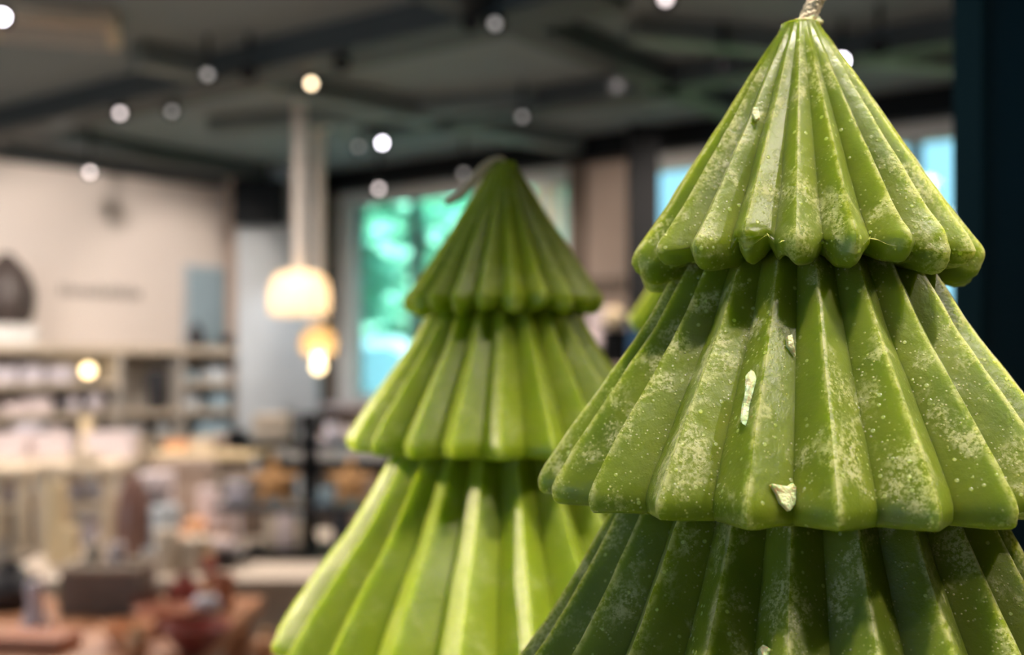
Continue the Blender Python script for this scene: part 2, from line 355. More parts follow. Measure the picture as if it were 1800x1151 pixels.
# ------------------------------------------------------------------ lights hanging from the ceiling
def spot_fix(px, py, Y, lens, label, body=True, aim=None):
    p = P(px, py, Y); t = thing('track_spotlight', label, 'spotlight', (p.x, p.y, H), 0)
    L_ = H-p.z
    obj('stem', G().tube([(0, 0, -.005), (0, 0, -max(.03, L_-.09))], .012), M['black'], t)
    a = Vector((aim if aim else (-p.x*.35, -p.y*.35, -.55))).normalized()
    Q = a.to_track_quat('-Z', 'Y').to_matrix().to_4x4()
    c = Vector((0, 0, -L_))
    obj('can', G().lathe([(0, .13), (.035, .13), (.04, .12), (.04, -.0), (.034, 0), (.033, .012), (0, .012)], c, 24, Q), M['black'], t)
    obj('lens', G().lathe([(0, .006), (.014, .008), (.017, .013)], c, 20, Q), M[lens], t)
    return t
spots = [(211, 199, 'ledb', 'track spotlight with a pale pink glow, left of its dimmer neighbour under the long beam'),
 (302, 196, 'ledd', 'faint track spotlight right of the pale pink one under the long beam'),
 (365, 131, 'ledd', 'faint brownish track spotlight on the near side of the long beam'),
 (547, 147, 'ledc', 'warm glowing spotlight above the pendant lamp stems'),
 (601, 112, 'dark', 'unlit dark track spotlight right of the warm one'),
 (437, 128, 'dark', 'unlit dark track spotlight left of the warm one'),
 (630, 258, 'ledd', 'dim spotlight directly left of the brightest white one above the window'),
 (671, 251, 'leda', 'bright white spotlight above the green window'),
 (158, 303, 'ledb', 'pale spotlight against the beige wall at far left'),
 (666, 332, 'ledb', 'pale spotlight hanging low in front of the top edge of the green window'),
 (815, 305, 'ledd', 'faint spotlight beside the bent wick of the smaller candle'),
 (918, 205, 'ledd', 'faint spotlight in the dark ceiling above the tip of the smaller candle'),
 (828, 40, 'dark', 'unlit dark spotlight where two beams meet near the top of the picture'),
 (870, 42, 'ledd', 'dim grey spotlight right of the dark one where two beams meet'),
 (1170, -2, 'ledb', 'pale spotlight cut by the top edge of the picture'),
 (1480, 107, 'leda', 'bright white spotlight beside the right flank of the tall candle'),
 (1545, 82, 'dark', 'unlit dark spotlight near the dark post'),
 (1085, 150, 'dark', 'unlit dark spotlight between the two candle tips'),
 (1272, 112, 'dark', 'unlit dark spotlight left of the tall candle tip'),
 (4, 30, 'leda', 'bright white spotlight at the left edge near the top')]
for px, py, l, lab in spots:
    Y = min((H-CZ)*F/(HY-py)*.88, 8.3) if py < 240 else 7.4
    if py > 240: Y = min(Y, (H-CZ-.12)*F/(HY-py)) if px < 660 or px > 670 else 7.0; 
    spot_fix(px, py, Y, l, lab)
# pale ceiling cassette in the upper left corner
q = ceilp(95, 22)
t = thing('ceiling_cassette', 'pale beige ceiling unit in the upper left corner', 'ceiling unit', (q.x, q.y, H), .3)
obj('housing', G().box((0, 0, -.05), (.55, .38, .10), bev=.02), M['cream'], t)
for k in range(4): obj('louvre', G().box((0, -.12+k*.08, -.105), (.46, .05, .012)), M['grey'], t)
# pendants
def pendant(px, Y, ytop, ybot, width, label, prof, bulbs, stemr, m):
    x = XP(px, Y); z0 = ZP(ybot, Y); z1 = ZP(ytop, Y); h = z1-z0; r = width/2*Y/F
    t = thing('pendant_lamp', label, 'pendant lamp', (x, Y, z0))
    obj('stem', G().tube([(0, 0, h-.005), (0, 0, H-z0-.03)], stemr, 14), M['cord'], t)
    obj('canopy', G().lathe([(0, 0), (stemr*2, 0), (stemr*2, -.03), (0, -.03)], (0, 0, H-z0)), M['cord'], t)
    obj('lamp_shade', G().lathe([(a*r, b*h) for a, b in prof], n=48), m, t)
    for bx, bz, br, bm in bulbs:
        obj('bulb', G().lathe([(br*math.sin(PI*i/12), -br*(.45 if br > .08 else 1)*math.cos(PI*i/12)) for i in range(13)], (0, bx, bz)), M[bm], t)
    return t
dome = [(0, 1), (.35, 1), (.62, .965), (.82, .87), (.94, .7), (.99, .5), (1, .28), (.985, .1), (.93, 0), (.91, .015), (.955, .11), (.97, .28), (.96, .5), (.91, .68), (.8, .84), (.6, .93), (.35, .965), (0, .965)]
def opal(es_, tcol, name):
    m = bpy.data.materials.new(name); m.use_nodes = True; nt = m.node_tree; N = nt.nodes; N.clear(); L = nt.links
    o = N.new('ShaderNodeOutputMaterial'); tr = N.new('ShaderNodeBsdfTranslucent'); tr.inputs[0].default_value = (*tcol, 1)
    tp = N.new('ShaderNodeBsdfTransparent'); tp.inputs[0].default_value = (1, .93, .8, 1); df = N.new('ShaderNodeBsdfDiffuse'); df.inputs[0].default_value = (*tcol, 1)
    a = N.new('ShaderNodeMixShader'); a.inputs[0].default_value = .35; b = N.new('ShaderNodeMixShader'); b.inputs[0].default_value = es_
    L.new(tr.outputs[0], a.inputs[1]); L.new(df.outputs[0], a.inputs[2]); L.new(a.outputs[0], b.inputs[1]); L.new(tp.outputs[0], b.inputs[2]); L.new(b.outputs[0], o.inputs[0]); return m
M['opal1'] = opal(.22, (.95, .86, .75), 'opal_glass'); M['opal2'] = opal(.35, (.95, .78, .5), 'amber_opal_glass')
pendant(527, 6.5, 477, 553, 106, 'large dome pendant lamp of glowing opal glass hanging in front of the corner column', dome, [(0, .185, .085, 'bulb')], .038, M['opal1'])
pendant(560, 7.3, 572, 624, 64, 'small amber globe pendant lamp with a bare glowing bulb, below and behind the large dome', [(0, 1), (.5, .93), (.85, .7), (1, .42), (.9, .12), (.7, 0), (.68, .03), (.87, .15), (.96, .42), (.82, .67), (.5, .89), (0, .96)], [(0, .02, .045, 'bulb'), (0, -.075, .04, 'bulb2')], .036, M['opal2'])
lamp('POINT', (XP(527, 6.5), 6.5, ZP(520, 6.5)), (0, 0, 0), 2.2, WARM, .05, name='pendant_glow')
lamp('POINT', (XP(560, 7.3), 7.3, ZP(612, 7.3)), (0, 0, 0), 1.5, WARM, .04, name='pendant_glow')

# ------------------------------------------------------------------ generic merchandise
def sphere_prof(r, n=12, z0=0): return [(r*math.sin(PI*i/n), z0+r-r*math.cos(PI*i/n)) for i in range(n+1)]
def vase_prof(r, h, kind=0):
    K = {0: [(0, 0), (.55, 0), (.9, .2), (1, .42), (.85, .65), (.4, .85), (.34, .93), (.42, 1), (.34, 1), (.28, .93), (.3, .85), (0, .8)],
         1: [(0, 0), (.7, 0), (.85, .1), (.95, .45), (1, .8), (.95, 1), (.86, 1), (.9, .8), (.8, .2), (0, .15)],
         2: [(0, 0), (.6, 0), (.9, .1), (1, .3), (.98, .5), (.75, .75), (.3, .95), (.12, 1), (0, 1)],
         3: [(0, 0), (.4, 0), (.45, .08), (.75, .45), (1, 1), (.94, 1), (.7, .5), (.35, .14), (0, .12)]}[kind]
    return [(a*r, b*h) for a, b in K]
def vase(x, y, z, r, h, m, label, kind=0, cat='vase', name=None, group=None):
    o = thing(name or {0: 'vase', 1: 'planter', 2: 'vase', 3: 'bowl'}[kind], label, cat, (x, y, z), 0, group)
    obj('body', G().lathe(vase_prof(r, h, kind)), M[m], o)
    if kind == 2: obj('neck_ring', G().lathe([(r*.1, h*.97), (r*.2, h*.97), (r*.2, h*1.0), (r*.1, h*1.0)]), M[m], o)
    else: obj('foot_ring', G().lathe([(r*.3, -.0005), (r*.42, -.0005), (r*.42, .01), (r*.3, .01)]), M[m], o)
    return o
def carton(x, y, z, w_, d, h, rz, m, label, m2=None, group=None, name='gift_box', cat='box'):
    o = thing(name, label, cat, (x, y, z), rz, group)
    obj('box_base', G().box((0, 0, h*.36), (w_*.97, d*.97, h*.72), bev=.003), M[m2 or m], o)
    obj('lid', G().box((0, 0, h*.86), (w_, d, h*.28), bev=.003), M[m], o)
    return o
def ball(x, y, z, r, m, label, name='bauble', cat='bauble', group=None):
    o = thing(name, label, cat, (x, y, z), 0, group)
    obj('globe', G().lathe(sphere_prof(r), n=28), M[m], o)
    obj('cap', G().lathe([(0, 2*r+.012), (.012, 2*r+.012), (.014, 2*r-.004), (0, 2*r-.004)]), M['gold'], o)
    return o
def pillar(x, y, z, r, h, m, label, name='pillar_candle', cat='candle', group=None):
    o = thing(name, label, cat, (x, y, z), 0, group)
    obj('wax_body', G().lathe([(0, 0), (r, 0), (r, h*.96), (r*.93, h), (r*.5, h*.98), (0, h*.975)]), M[m], o)
    obj('wick', G().tube([(0, 0, h*.97), (.002, 0, h+.015)], .003, 6), M['dark'], o)
    return o
def tabletop(name, label, x0, x1, y0, y1, z, m, mleg, legs=True, th=.04):
    o = thing(name, label, 'table', ((x0+x1)/2, (y0+y1)/2, 0)); W, D = x1-x0, y1-y0
    obj('tabletop', G().box((0, 0, z-th/2), (W, D, th), bev=.006), M[m], o)
    if legs:
        for sx in (-1, 1):
            for sy in (-1, 1): obj('leg', G().box((sx*(W/2-.06), sy*(D/2-.06), (z-th)/2), (.06, .06, z-th)), M[mleg], o)
        obj('apron', G().box((0, -D/2+.05, z-th-.05), (W-.14, .02, .10)), M[mleg], o)
    else:
        obj('plinth_body', G().box((0, 0, (z-th)/2), (W-.04, D-.04, z-th)), M[mleg], o)
        n = int(W/.28)
        for k in range(n+1): obj('panel_joint', G().box((-W/2+.03+k*(W-.06)/n, -D/2+.01, (z-th)/2), (.03, .02, z-th-.02)), M['cream'], o)
    return o

# wall shelving along the left wall ------------------------------------------------------------
A_L = math.atan2(uL.y, uL.x)
def onL(px, off):      # plan point in front of the left wall
    k = (px-CX)/F; o = Lp1+nL*off; t = (k*o.y-o.x)/(uL.x-k*uL.y); return o+uL*t
sa, sb = onL(-60, .22), onL(418, .22); sm = (sa+sb)/2; SL = (sb-sa).length
su = thing('shelf_unit', 'long low beige shelf unit against the pale left wall', 'shelf', (sm.x, sm.y, 0), A_L)
obj('top_board', G().box((0, 0, 1.53), (SL, .40, .06), bev=.005), M['cream'], su)
obj('back_panel', G().box((0, .19, .76), (SL, .02, 1.48)), M['shelf'], su)
def sx_of(px): return (onL(px, .22)-sm).dot(uL)
for z, a, b in ((1.27, -60, 192), (1.05, -60, 418), (1.27, 300, 418), (.83, -60, 418), (.45, -60, 418), (.08, -60, 418)):
    x0, x1 = sx_of(a), sx_of(b); obj('shelf_board', G().box(((x0+x1)/2, -.01, z), (x1-x0-.03, .37, .035)), M['cream'], su)
for px in (-60, 192, 300, 418): obj('upright', G().box((sx_of(px), 0, .75), (.03, .39, 1.5)), M['shelf'], su)
def wallitem(px): p = onL(px, .27); return p.x, p.y
for i, (px, z, w_, h, m, lab) in enumerate(((2, 1.29, .15, .11, 'lilac', 'white carton nearest the left edge on the upper wall shelf'),
  (50, 1.29, .15, .12, 'lilac', 'white carton second from the left on the upper wall shelf'),
  (102, 1.29, .17, .12, 'lilac', 'wide white carton beside the glowing bulb on the upper wall shelf'),
  (20, 1.07, .15, .08, 'pink', 'low pinkish carton at the left of the middle wall shelf'),
  (62, 1.07, .18, .11, 'pink', 'pinkish carton in the middle of the middle wall shelf'),
  (326, 1.29, .12, .07, 'bluegrey', 'blue grey box on the upper right wall shelf'),
  (374, 1.29, .16, .10, 'column', 'pale box on the upper right wall shelf next to the column'),
  (325, 1.07, .16, .10, 'column', 'pale box on the middle right wall shelf'),
  (380, 1.07, .16, .12, 'bluegrey', 'blue grey box on the middle right wall shelf'),
  (70, .85, .3, .12, 'pink', 'long pink box on the lower wall shelf'),
  (370, .85, .3, .12, 'bluegrey', 'long blue grey box on the lower right wall shelf'))):
    x, y = wallitem(px); carton(x, y, z, w_, .18, h, A_L, m, lab)
x, y = wallitem(155); t = thing('table_lamp', 'small lamp with a round glowing bulb on the wall shelf', 'lamp', (x, y, 1.29))
obj('base', G().lathe([(0, 0), (.04, 0), (.04, .02), (.015, .03), (.015, .04), (0, .04)]), M['dark'], t)
obj('bulb', G().lathe(sphere_prof(.045, z0=.04)), M['bulb2'], t)
x, y = wallitem(275); vase(x, y, 1.07, .075, .30, 'dark', 'dark charcoal vase in the open bay of the wall shelf', 1)
x, y = wallitem(102); vase(x, y, 1.07, .04, .10, 'dark', 'tiny dark pot on the middle wall shelf', 1, 'pot')
for px, r, lab in ((128, .06, 'pearly ball left of the larger one on the middle wall shelf'), (188, .075, 'large pearly ball on the middle wall shelf left of the dark vase')):
    x, y = wallitem(min(px, 166)); ball(x, y, 1.07, r, 'lilac', lab)
for px, lab in ((238, 'pale round ball left of the dark vase base, low on the wall shelf'), (285, 'pale round ball right below the dark vase, low on the wall shelf')):
    x, y = wallitem(px); ball(x, y, .85, .065, 'column', lab)
# on the top board
x, y = wallitem(12); carton(x, y, 1.56, .34, .22, .14, A_L, 'white', 'white block carrying the dark drop shaped vase', name='display_block', cat='display block')
vase(x, y, 1.70, .19, .50, 'umber', 'large dark brown drop shaped vase at the left edge of the picture', 2)
x, y = wallitem(345); vase(x, y, 1.56, .065, .20, 'dark', 'dark jug on the wall shelf in front of the blue print', 0)
x, y = wallitem(398); vase(x, y, 1.56, .06, .09, 'dark', 'small dark bowl on the wall shelf beside the column', 3, 'bowl')
# blue print leaning on the wall
p = onL(372, .06); t = thing('framed_print', 'blue grey print leaning on the wall above the shelf', 'picture', (p.x, p.y, 1.56), A_L)
obj('picture_frame', G().box((0, 0, .34), (.50, .03, .68)), M['column'], t)
obj('print_sheet', G().box((0, -.018, .34), (.44, .006, .62)), M['bluegrey'], t)
# illegible grey lettering on the wall: plain strokes
p = onL(180, .012); t = thing('wall_lettering', 'blurred grey lettering across the pale left wall', 'lettering', (p.x, p.y, ZP(523, p.y)), A_L)
rnd = random.Random(3); xx = -.32
lg = G()
while xx < .32:
    ww = rnd.uniform(.03, .05); hh = rnd.choice((.07, .07, .10)); lg.box((xx, 0, hh/2), (.014, .01, hh)); lg.box((xx+ww-.014, 0, .035), (.012, .01, .07)); lg.box((xx+ww/2-.007, 0, rnd.choice((.01, .035, .065))), (ww-.02, .01, .012)); xx += ww+.022
obj('letter_row', lg, M['letter'], t)

# far tables ------------------------------------------------------------------------------------
tabletop('display_table', 'far table with white paper stacks in front of the wall shelf', XP(-60, 6.3), XP(262, 6.3), 5.9, 6.7, .90, 'cream', 'shelf')
tabletop('display_table', 'far table under a yellowish cloth, right of the table of paper stacks', XP(300, 6.6), XP(470, 6.6), 6.25, 6.85, .92, 'yellow', 'brown')
for px, w_, h, m, lab, Y in ((14, .26, .13, 'pink', 'white paper stack at the left end of the far table', 6.2), (100, .22, .12, 'pink', 'white paper stack second from the left on the far table', 6.3), (200, .26, .14, 'pink', 'pinkish white box at the right end of the far table', 6.2), (56, .12, .17, 'lilac', 'narrow tall white paper stack between two low ones on the far table', 6.52)):
    carton(XP(px, Y), Y, .90, w_, .24, h, .1, m, lab)
pillar(XP(152, 6.15), 6.15, .90, .035, .22, 'yellow', 'tall pale yellow pillar candle among the paper stacks')
pillar(XP(240, 6.3), 6.3, .90, .05, .10, 'cream', 'short cream pillar candle at the right end of the far table')
for px, w_, h, m, lab in ((318, .13, .05, 'orange', 'flat apricot box on the yellowish table'), (363, .13, .07, 'cream', 'cream box in the middle of the yellowish table'), (405, .12, .09, 'tan', 'tan box on the yellowish table'), (446, .11, .06, 'black', 'small black box at the right end of the yellowish table')):
    carton(XP(px, 6.5), 6.5, .92, w_, .2, h, -.1, m, lab)
# dark cabinet and bottles right of it
tabletop('display_table', 'dark low table behind the black rack', XP(480, 7.2), XP(700, 7.2), 6.9, 7.5, .86, 'grey', 'black')
t = thing('plant_stem_decor', 'dark leafy branch in a pot in front of the pale column', 'plant', (XP(517, 7.1), 7.1, .86))
obj('pot', G().lathe(vase_prof(.05, .09, 1)), M['dark'], t)
for k in range(7):
    a = k*.9; obj('leaf', G().tube([(0, 0, .07), (.03*math.cos(a), .03*math.sin(a), .16), (.07*math.cos(a), .07*math.sin(a), .24+.015*k)], [.004, .012, .002], 6), M['dark'], t)
ball(XP(568, 7.03), 7.03, .86, .055, 'lilac', 'silver bauble on the dark table left of the small candle tree flank')
ball(XP(540, 7.2), 7.2, .86, .035, 'steel', 'small steel bauble on the dark table')
carton(XP(640, 7.34), 7.34, .86, .28, .16, .14, 0, 'pink', 'pinkish box on the dark table below the window')
carton(XP(604, 7.05), 7.05, .86, .07, .1, .09, .3, 'bluegrey', 'small blue box on the dark table')

# mid plinth, black rack and stars ---------------------------------------------------------------
tabletop('display_plinth', 'pale panelled plinth carrying the black rack', XP(-40, 3.5), XP(720, 3.5), 3.5, 4.6, .73, 'plinth', 'plinth', legs=False)
rk = thing('metal_rack', 'black metal rack with a thick post, straw stars on its shelf', 'rack', (XP(545, 4.1), 4.1, .73))
def rx(px): return XP(px, 4.1)-XP(545, 4.1)
obj('post', G().tube([(0, 0, .0), (0, 0, .50)], .028, 14), M['black'], rk)
obj('post', G().tube([(rx(690), 0, .0), (rx(690), 0, .50)], .02, 12), M['black'], rk)
obj('base_board', G().box((rx(545)-.0, -.12, .012), (XP(655, 4.1)-XP(460, 4.1), .3, .022)), M['black'], rk)
obj('shelf_board', G().box((rx(540), 0, .16), (XP(700, 4.1)-XP(395, 4.1), .26, .018)), M['dark'], rk)
obj('shelf_board', G().box((rx(510), .03, .385), (XP(640, 4.1)-XP(395, 4.1), .2, .018)), M['black'], rk)
def star(px, Y, z, R, label, rz):
    t = thing('straw_star', label, 'star', (XP(px, Y), Y, z), rz, 'straw stars on the black rack')
    b = bmesh.new(); vs = []
    for k in range(10):
        r = R if k % 2 == 0 else R*.42; a = PI/2+k*PI/5; vs.append(b.verts.new((r*math.cos(a), 0, R*.81+r*math.sin(a))))
    f = b.verts.new((0, -R*.22, R*.81)); bk = b.verts.new((0, R*.22, R*.81))
    for k in range(10): b.faces.new((vs[k], vs[(k+1) % 10], f)); b.faces.new((vs[(k+1) % 10], vs[k], bk))
    obj('star_body', b, M['gold'], t, smooth=False)
    obj('hanging_loop', G().tube([(0, 0, R*1.78), (.01, 0, R*1.9), (0, 0, R*2.0), (-.01, 0, R*1.9), (0, 0, R*1.78)], .0015, 5), M['gold'], t)
star(482, 4.02, .899, .105, 'gold straw star left of the black rack post', .1)
star(617, 4.0, .899, .105, 'gold straw star right of the black rack post', -.15)
carton(XP(418, 4.1), 4.1, .8995, .08, .1, .08, .2, 'lilac', 'pale carton at the left end of the rack shelf')
carton(XP(574, 4.03), 4.03, .8995, .06, .08, .06, .0, 'bluegrey', 'small blue grey carton beside the rack post')
carton(XP(478, 4.12), 4.12, 1.1245, .12, .12, .10, .0, 'cream', 'cream carton on the top shelf of the black rack')
carton(XP(418, 4.12), 4.12, 1.1245, .06, .1, .04, .0, 'black', 'flat black carton on the top shelf of the black rack')
pillar(XP(585, 4.1), 4.1, 1.124, .03, .07, 'lilac', 'short white candle on the top shelf of the black rack')
for px, r, h, m, lab in ((480, .028, .11, 'cream', 'cream candle on the rack base, leftmost'), (503, .03, .12, 'pink', 'pinkish candle on the rack base, between cream ones'), (526, .02, .09, 'cream', 'slim cream candle on the rack base beside the post'), (600, .035, .12, 'dark', 'dark candle on the rack base right of the post')):
    pillar(XP(px, 3.98), 3.98, .756, r, h, m, lab)
# bowl with ball
vase(XP(390, 3.75), 3.75, .73, .085, .05, 'dark', 'black bowl holding a white ball in front of the rack', 3, 'bowl')
ball(XP(392, 3.75), 3.75, .752, .04, 'pink', 'white ball in the black bowl')
ball(XP(368, 3.62), 3.62, .73, .026, 'red', 'small dark red ball beside the black bowl')
# pale wood frames on the plinth at left
def wood_frame(px0, px1, Y, zt, label, rails=(.5,)):
    x0, x1 = XP(px0, Y), XP(px1, Y); t = thing('wooden_stand', label, 'stand', ((x0+x1)/2, Y, .73), 0, None); W = x1-x0
    for sx in (-1, 1):
        for sy in (-1, 1): obj('post', G().box((sx*(W/2-.02), sy*.10, (zt-.73)/2), (.045, .04, zt-.73), bev=.004), M['palewood'], t)
    obj('top_board', G().box((0, 0, zt-.73-.02), (W, .26, .035), bev=.004), M['palewood'], t)
    for q in rails: obj('shelf_board', G().box((0, 0, (zt-.73)*q), (W-.04, .2, .02)), M['palewood'], t)
    return t
wood_frame(-30, 72, 4.2, 1.03, 'pale wooden stand at the left edge, lower of the two')
wood_frame(88, 218, 4.2, 1.04, 'pale wooden stand with white balls in it, left of the mauve vase')
zz = .73+.31*.5+.0105
ball(XP(138, 4.18), 4.18, zz, .04, 'lilac', 'left white ball in the wooden stand')
ball(XP(178, 4.18), 4.18, zz, .04, 'lilac', 'right white ball in the wooden stand')
ball(XP(20, 4.18), 4.18, .73+.30*.5+.0105, .036, 'pink', 'pink ball in the wooden stand at the left edge')
vase(XP(158, 4.19), 4.19, .73, .04, .11, 'lilac', 'silvery vase on the bottom of the wooden stand', 0)
carton(XP(150, 4.2), 4.2, 1.04, .09, .12, .04, .2, 'cream', 'flat cream box on top of the wooden stand')
pillar(XP(100, 3.78), 3.78, .73, .034, .28, 'yellow', 'tall pale yellow candle in front of the wooden stands')
pillar(XP(124, 3.72), 3.72, .73, .03, .14, 'yellow', 'shorter pale yellow candle beside the tall yellow one')
vase(XP(236, 3.85), 3.85, .73, .068, .31, 'mauve', 'tall mauve brown vase beside the white cylinders', 2)
vase(XP(262, 3.98), 3.98, .73, .05, .2, 'dark', 'dark vase just right of the mauve brown vase', 1)
pillar(XP(290, 3.85), 3.85, .73, .05, .19, 'column', 'thick white candle under a white lid right of the mauve vase')
carton(XP(272, 4.1), 4.1, .73, .12, .12, .28, 0, 'pink', 'tall white box behind the thick white candle')
for px, Y, r, m, lab in ((330, 3.95, .045, 'orange', 'apricot ball right of the thick white candle'), (345, 4.2, .05, 'orange', 'apricot ball behind the other apricot one'), (300, 4.25, .045, 'terra', 'terracotta ball behind the thick white candle on the plinth')):
    ball(XP(px, Y), Y, .73, r, m, lab)
pillar(XP(365, 4.35), 4.35, .73, .04, .2, 'pink', 'pinkish candle behind the black bowl')
pillar(XP(345, 3.66), 3.66, .73, .055, .11, 'cream', 'wide cream candle left of the black bowl')
pillar(XP(294, 3.62), 3.62, .73, .04, .14, 'cream', 'cream candle beside the wide one')
carton(XP(325, 4.5), 4.5, .73, .24, .1, .30, 0, 'tan', 'large tan box at the back of the plinth', name='storage_box')
carton(XP(432, 4.45), 4.45, .73, .18, .12, .22, 0, 'brown', 'brown box at the back of the plinth', name='storage_box')
carton(XP(403, 4.27), 4.27, .73, .08, .08, .16, 0, 'pink', 'upright pinkish box behind the black bowl')
carton(XP(130, 4.5), 4.5, .73, .3, .1, .24, 0, 'grey', 'grey box behind the wooden stand', name='storage_box')
# front table --------------------------------------------------------------------------------------
tabletop('wooden_table', 'red brown wooden table at the bottom left', XP(-260, 2.7), XP(400, 2.7), 2.35, 3.1, .76, 'copperwood', 'copperwood')
def basket(x, y, z, w_, d, h, m, label):
    t = thing('basket', label, 'basket', (x, y, z))
    th = .012; g = G()
    for sx in (-1, 1): g.box((sx*(w_/2-th/2), 0, h/2), (th, d, h))
    for sy in (-1, 1): g.box((0, sy*(d/2-th/2), h/2), (w_-2*th, th, h))
    g.box((0, 0, .006), (w_-2*th, d-2*th, .01)); obj('basket_wall', g, M[m], t)
    obj('rim', G().tube([(-w_/2, -d/2, h), (w_/2, -d/2, h), (w_/2, d/2, h), (-w_/2, d/2, h), (-w_/2, -d/2, h)], .008, 8, False), M['cream'], t)
    return t
basket(XP(190, 2.92), 2.92, .76, .20, .14, .12, 'taupe', 'brown woven basket with a cream rim on the wooden table')
for px, lab in ((165, 'cream candle in the left of the brown basket'), (205, 'pinkish candle in the right of the brown basket')):
    pillar(XP(px, 2.95), 2.95, .772, .022, .16, 'cream' if px < 180 else 'pink', lab)
vase(XP(18, 2.95), 2.95, .76, .085, .12, 'dark', 'dark round pot at the left edge of the wooden table', 0, 'pot', 'pot')
vase(XP(-95, 3.0), 3.0, .76, .07, .16, 'grey', 'grey pot cut by the left edge', 1, 'pot')
b_ = thing('silver_bell', 'silvery white bell with a round foot on the wooden table', 'bell', (XP(62, 2.72), 2.72, .76))
obj('bell_body', G().lathe([(0, 0), (.03, 0), (.034, .012), (.022, .04), (.018, .07), (.024, .095), (.018, .115), (0, .12)]), M['lilac'], b_)
obj('handle', G().tube([(-.008, 0, .115), (-.012, 0, .135), (0, 0, .145), (.012, 0, .135), (.008, 0, .115)], .003, 6), M['gold'], b_)
for px, Y, r, h, k, m, lab in ((290, 2.72, .075, .05, 3, 'terra', 'terracotta bowl in the middle of the wooden table'), (345, 2.50, .08, .06, 3, 'red', 'dark red bowl at the bottom of the picture'), (325, 2.95, .05, .09, 0, 'red', 'dark red vase behind the terracotta bowl'), (258, 2.86, .042, .06, 3, 'mauve', 'mauve brown bowl right of the basket'), (385, 2.93, .042, .09, 1, 'terra', 'terracotta pot at the right of the wooden table'), (225, 2.55, .06, .05, 3, 'orange', 'apricot bowl near the bottom edge')):
    vase(XP(px, Y), Y, .76, r, h, m, lab, k, 'pot' if k == 1 else ('vase' if k == 0 else 'bowl'))
ball(XP(362, 2.78), 2.78, .76, .038, 'lilac', 'pale ball between the red and terracotta bowls')
ball(XP(240, 3.06), 3.06, .76, .022, 'pink', 'small pinkish ball at the back of the wooden table')
ball(XP(240, 2.45), 2.45, .76, .028, 'orange', 'apricot ball at the bottom edge beside the apricot bowl')
carton(XP(65, 2.52), 2.52, .76, .17, .10, .035, -.15, 'terra', 'flat terracotta tray on the wooden table', name='tray', cat='tray')
pillar(XP(262, 3.05), 3.05, .76, .02, .14, 'column', 'slim white candle at the back of the wooden table')
pillar(XP(120, 3.02), 3.02, .76, .03, .06, 'olive', 'short olive candle left of the basket')
t = tabletop('square_stool', 'cream stool at the bottom beside the candle tree', XP(440, 2.75), XP(560, 2.75), 2.7, 2.86, .66, 'cream', 'cream')
t['category'] = 'stool'
ball(XP(468, 2.78), 2.78, .66, .035, 'orange', 'apricot ball at the bottom left of the smaller candle')

# tall shelf between the candles ---------------------------------------------------------------------
t = tabletop('side_shelf', 'tall narrow brown shelf seen between the candles', XP(1010, 5.1), XP(1260, 5.1), 4.9, 5.3, 1.41, 'tan', 'brown')
t['category'] = 'shelf'
carton(XP(1080, 5.05), 5.05, 1.41, .115, .12, .16, 0, 'black', 'black box between the two big candles')
carton(XP(1118, 5.05), 5.05, 1.41, .085, .12, .18, 0, 'blue', 'blue box right of the black box between the candles')
ball(XP(1032, 5.15), 5.13, 1.41, .068, 'pink', 'pinkish ball left of the black box between the candles')
ball(XP(1080, 5.05), 5.05, 1.57, .05, 'yellow', 'pale yellow paper ball on the black box between the candles', 'paper_ball', 'paper ball')

pillar(XP(1052, 5.2), 5.2, 1.41, .05, .27, 'pink', 'thick pale candle standing behind the black box between the candle trees')
# ------------------------------------------------------------------ near stand and dark post
ZS = CZ-.115
t = thing('display_stand', 'dark stand the candle trees are standing on, with an unseen white bounce top', 'stand', (.22, .29, 0))
obj('stand_bounce_top', G().box((0, 0, ZS-.012), (.56, .38, .024), bev=.002), M['white'], t)  # unseen top, white to bounce light up into the wax rims
obj('stand_body', G().box((.06, 0, (ZS-.024)/2), (.36, .30, ZS-.024)), M['post'], t)
px_ = XP(1671, .532)
t = thing('dark_post', 'dark teal upright post along the right edge of the picture', 'post', (px_, .50, 0))
obj('post_face', G().box((.062, .016, H/2), (.116, .026, H), bev=.001), M['post'], t)
obj('edge_strip', G().box((.0025, .016, H/2), (.003, .032, H)), M['postedge'], t)

# ------------------------------------------------------------------ the candle trees
NR = 22
def catmull(pts, s):
    n = len(pts)-1; x = s*n; i = min(int(x), n-1); f = x-i
    p = [Vector(pts[max(0, min(n, i+k))]) for k in (-1, 0, 1, 2)]
    return .5*((2*p[1])+(-p[0]+p[2])*f+(2*p[0]-5*p[1]+4*p[2]-p[3])*f*f+(-p[0]+3*p[1]-3*p[2]+p[3])*f**3)
T1 = [(.0034, .0617), (.0042, .0600), (.0093, .0522), (.0148, .0435), (.0203, .0352), (.0260, .0265), (.0300, .0208), (.0301, .0176)]
T2 = [(.0160, .0290), (.0200, .0215), (.0245, .0140), (.0288, .0065), (.0340, -.0010), (.0398, -.0090), (.0447, -.0162), (.0474, -.0208), (.0474, -.0232)]
T3 = [(.0270, -.0110), (.0330, -.0240), (.0395, -.0360), (.0470, -.0480), (.0555, -.0590), (.0640, -.0710), (.0688, -.0790), (.0688, -.0815)]
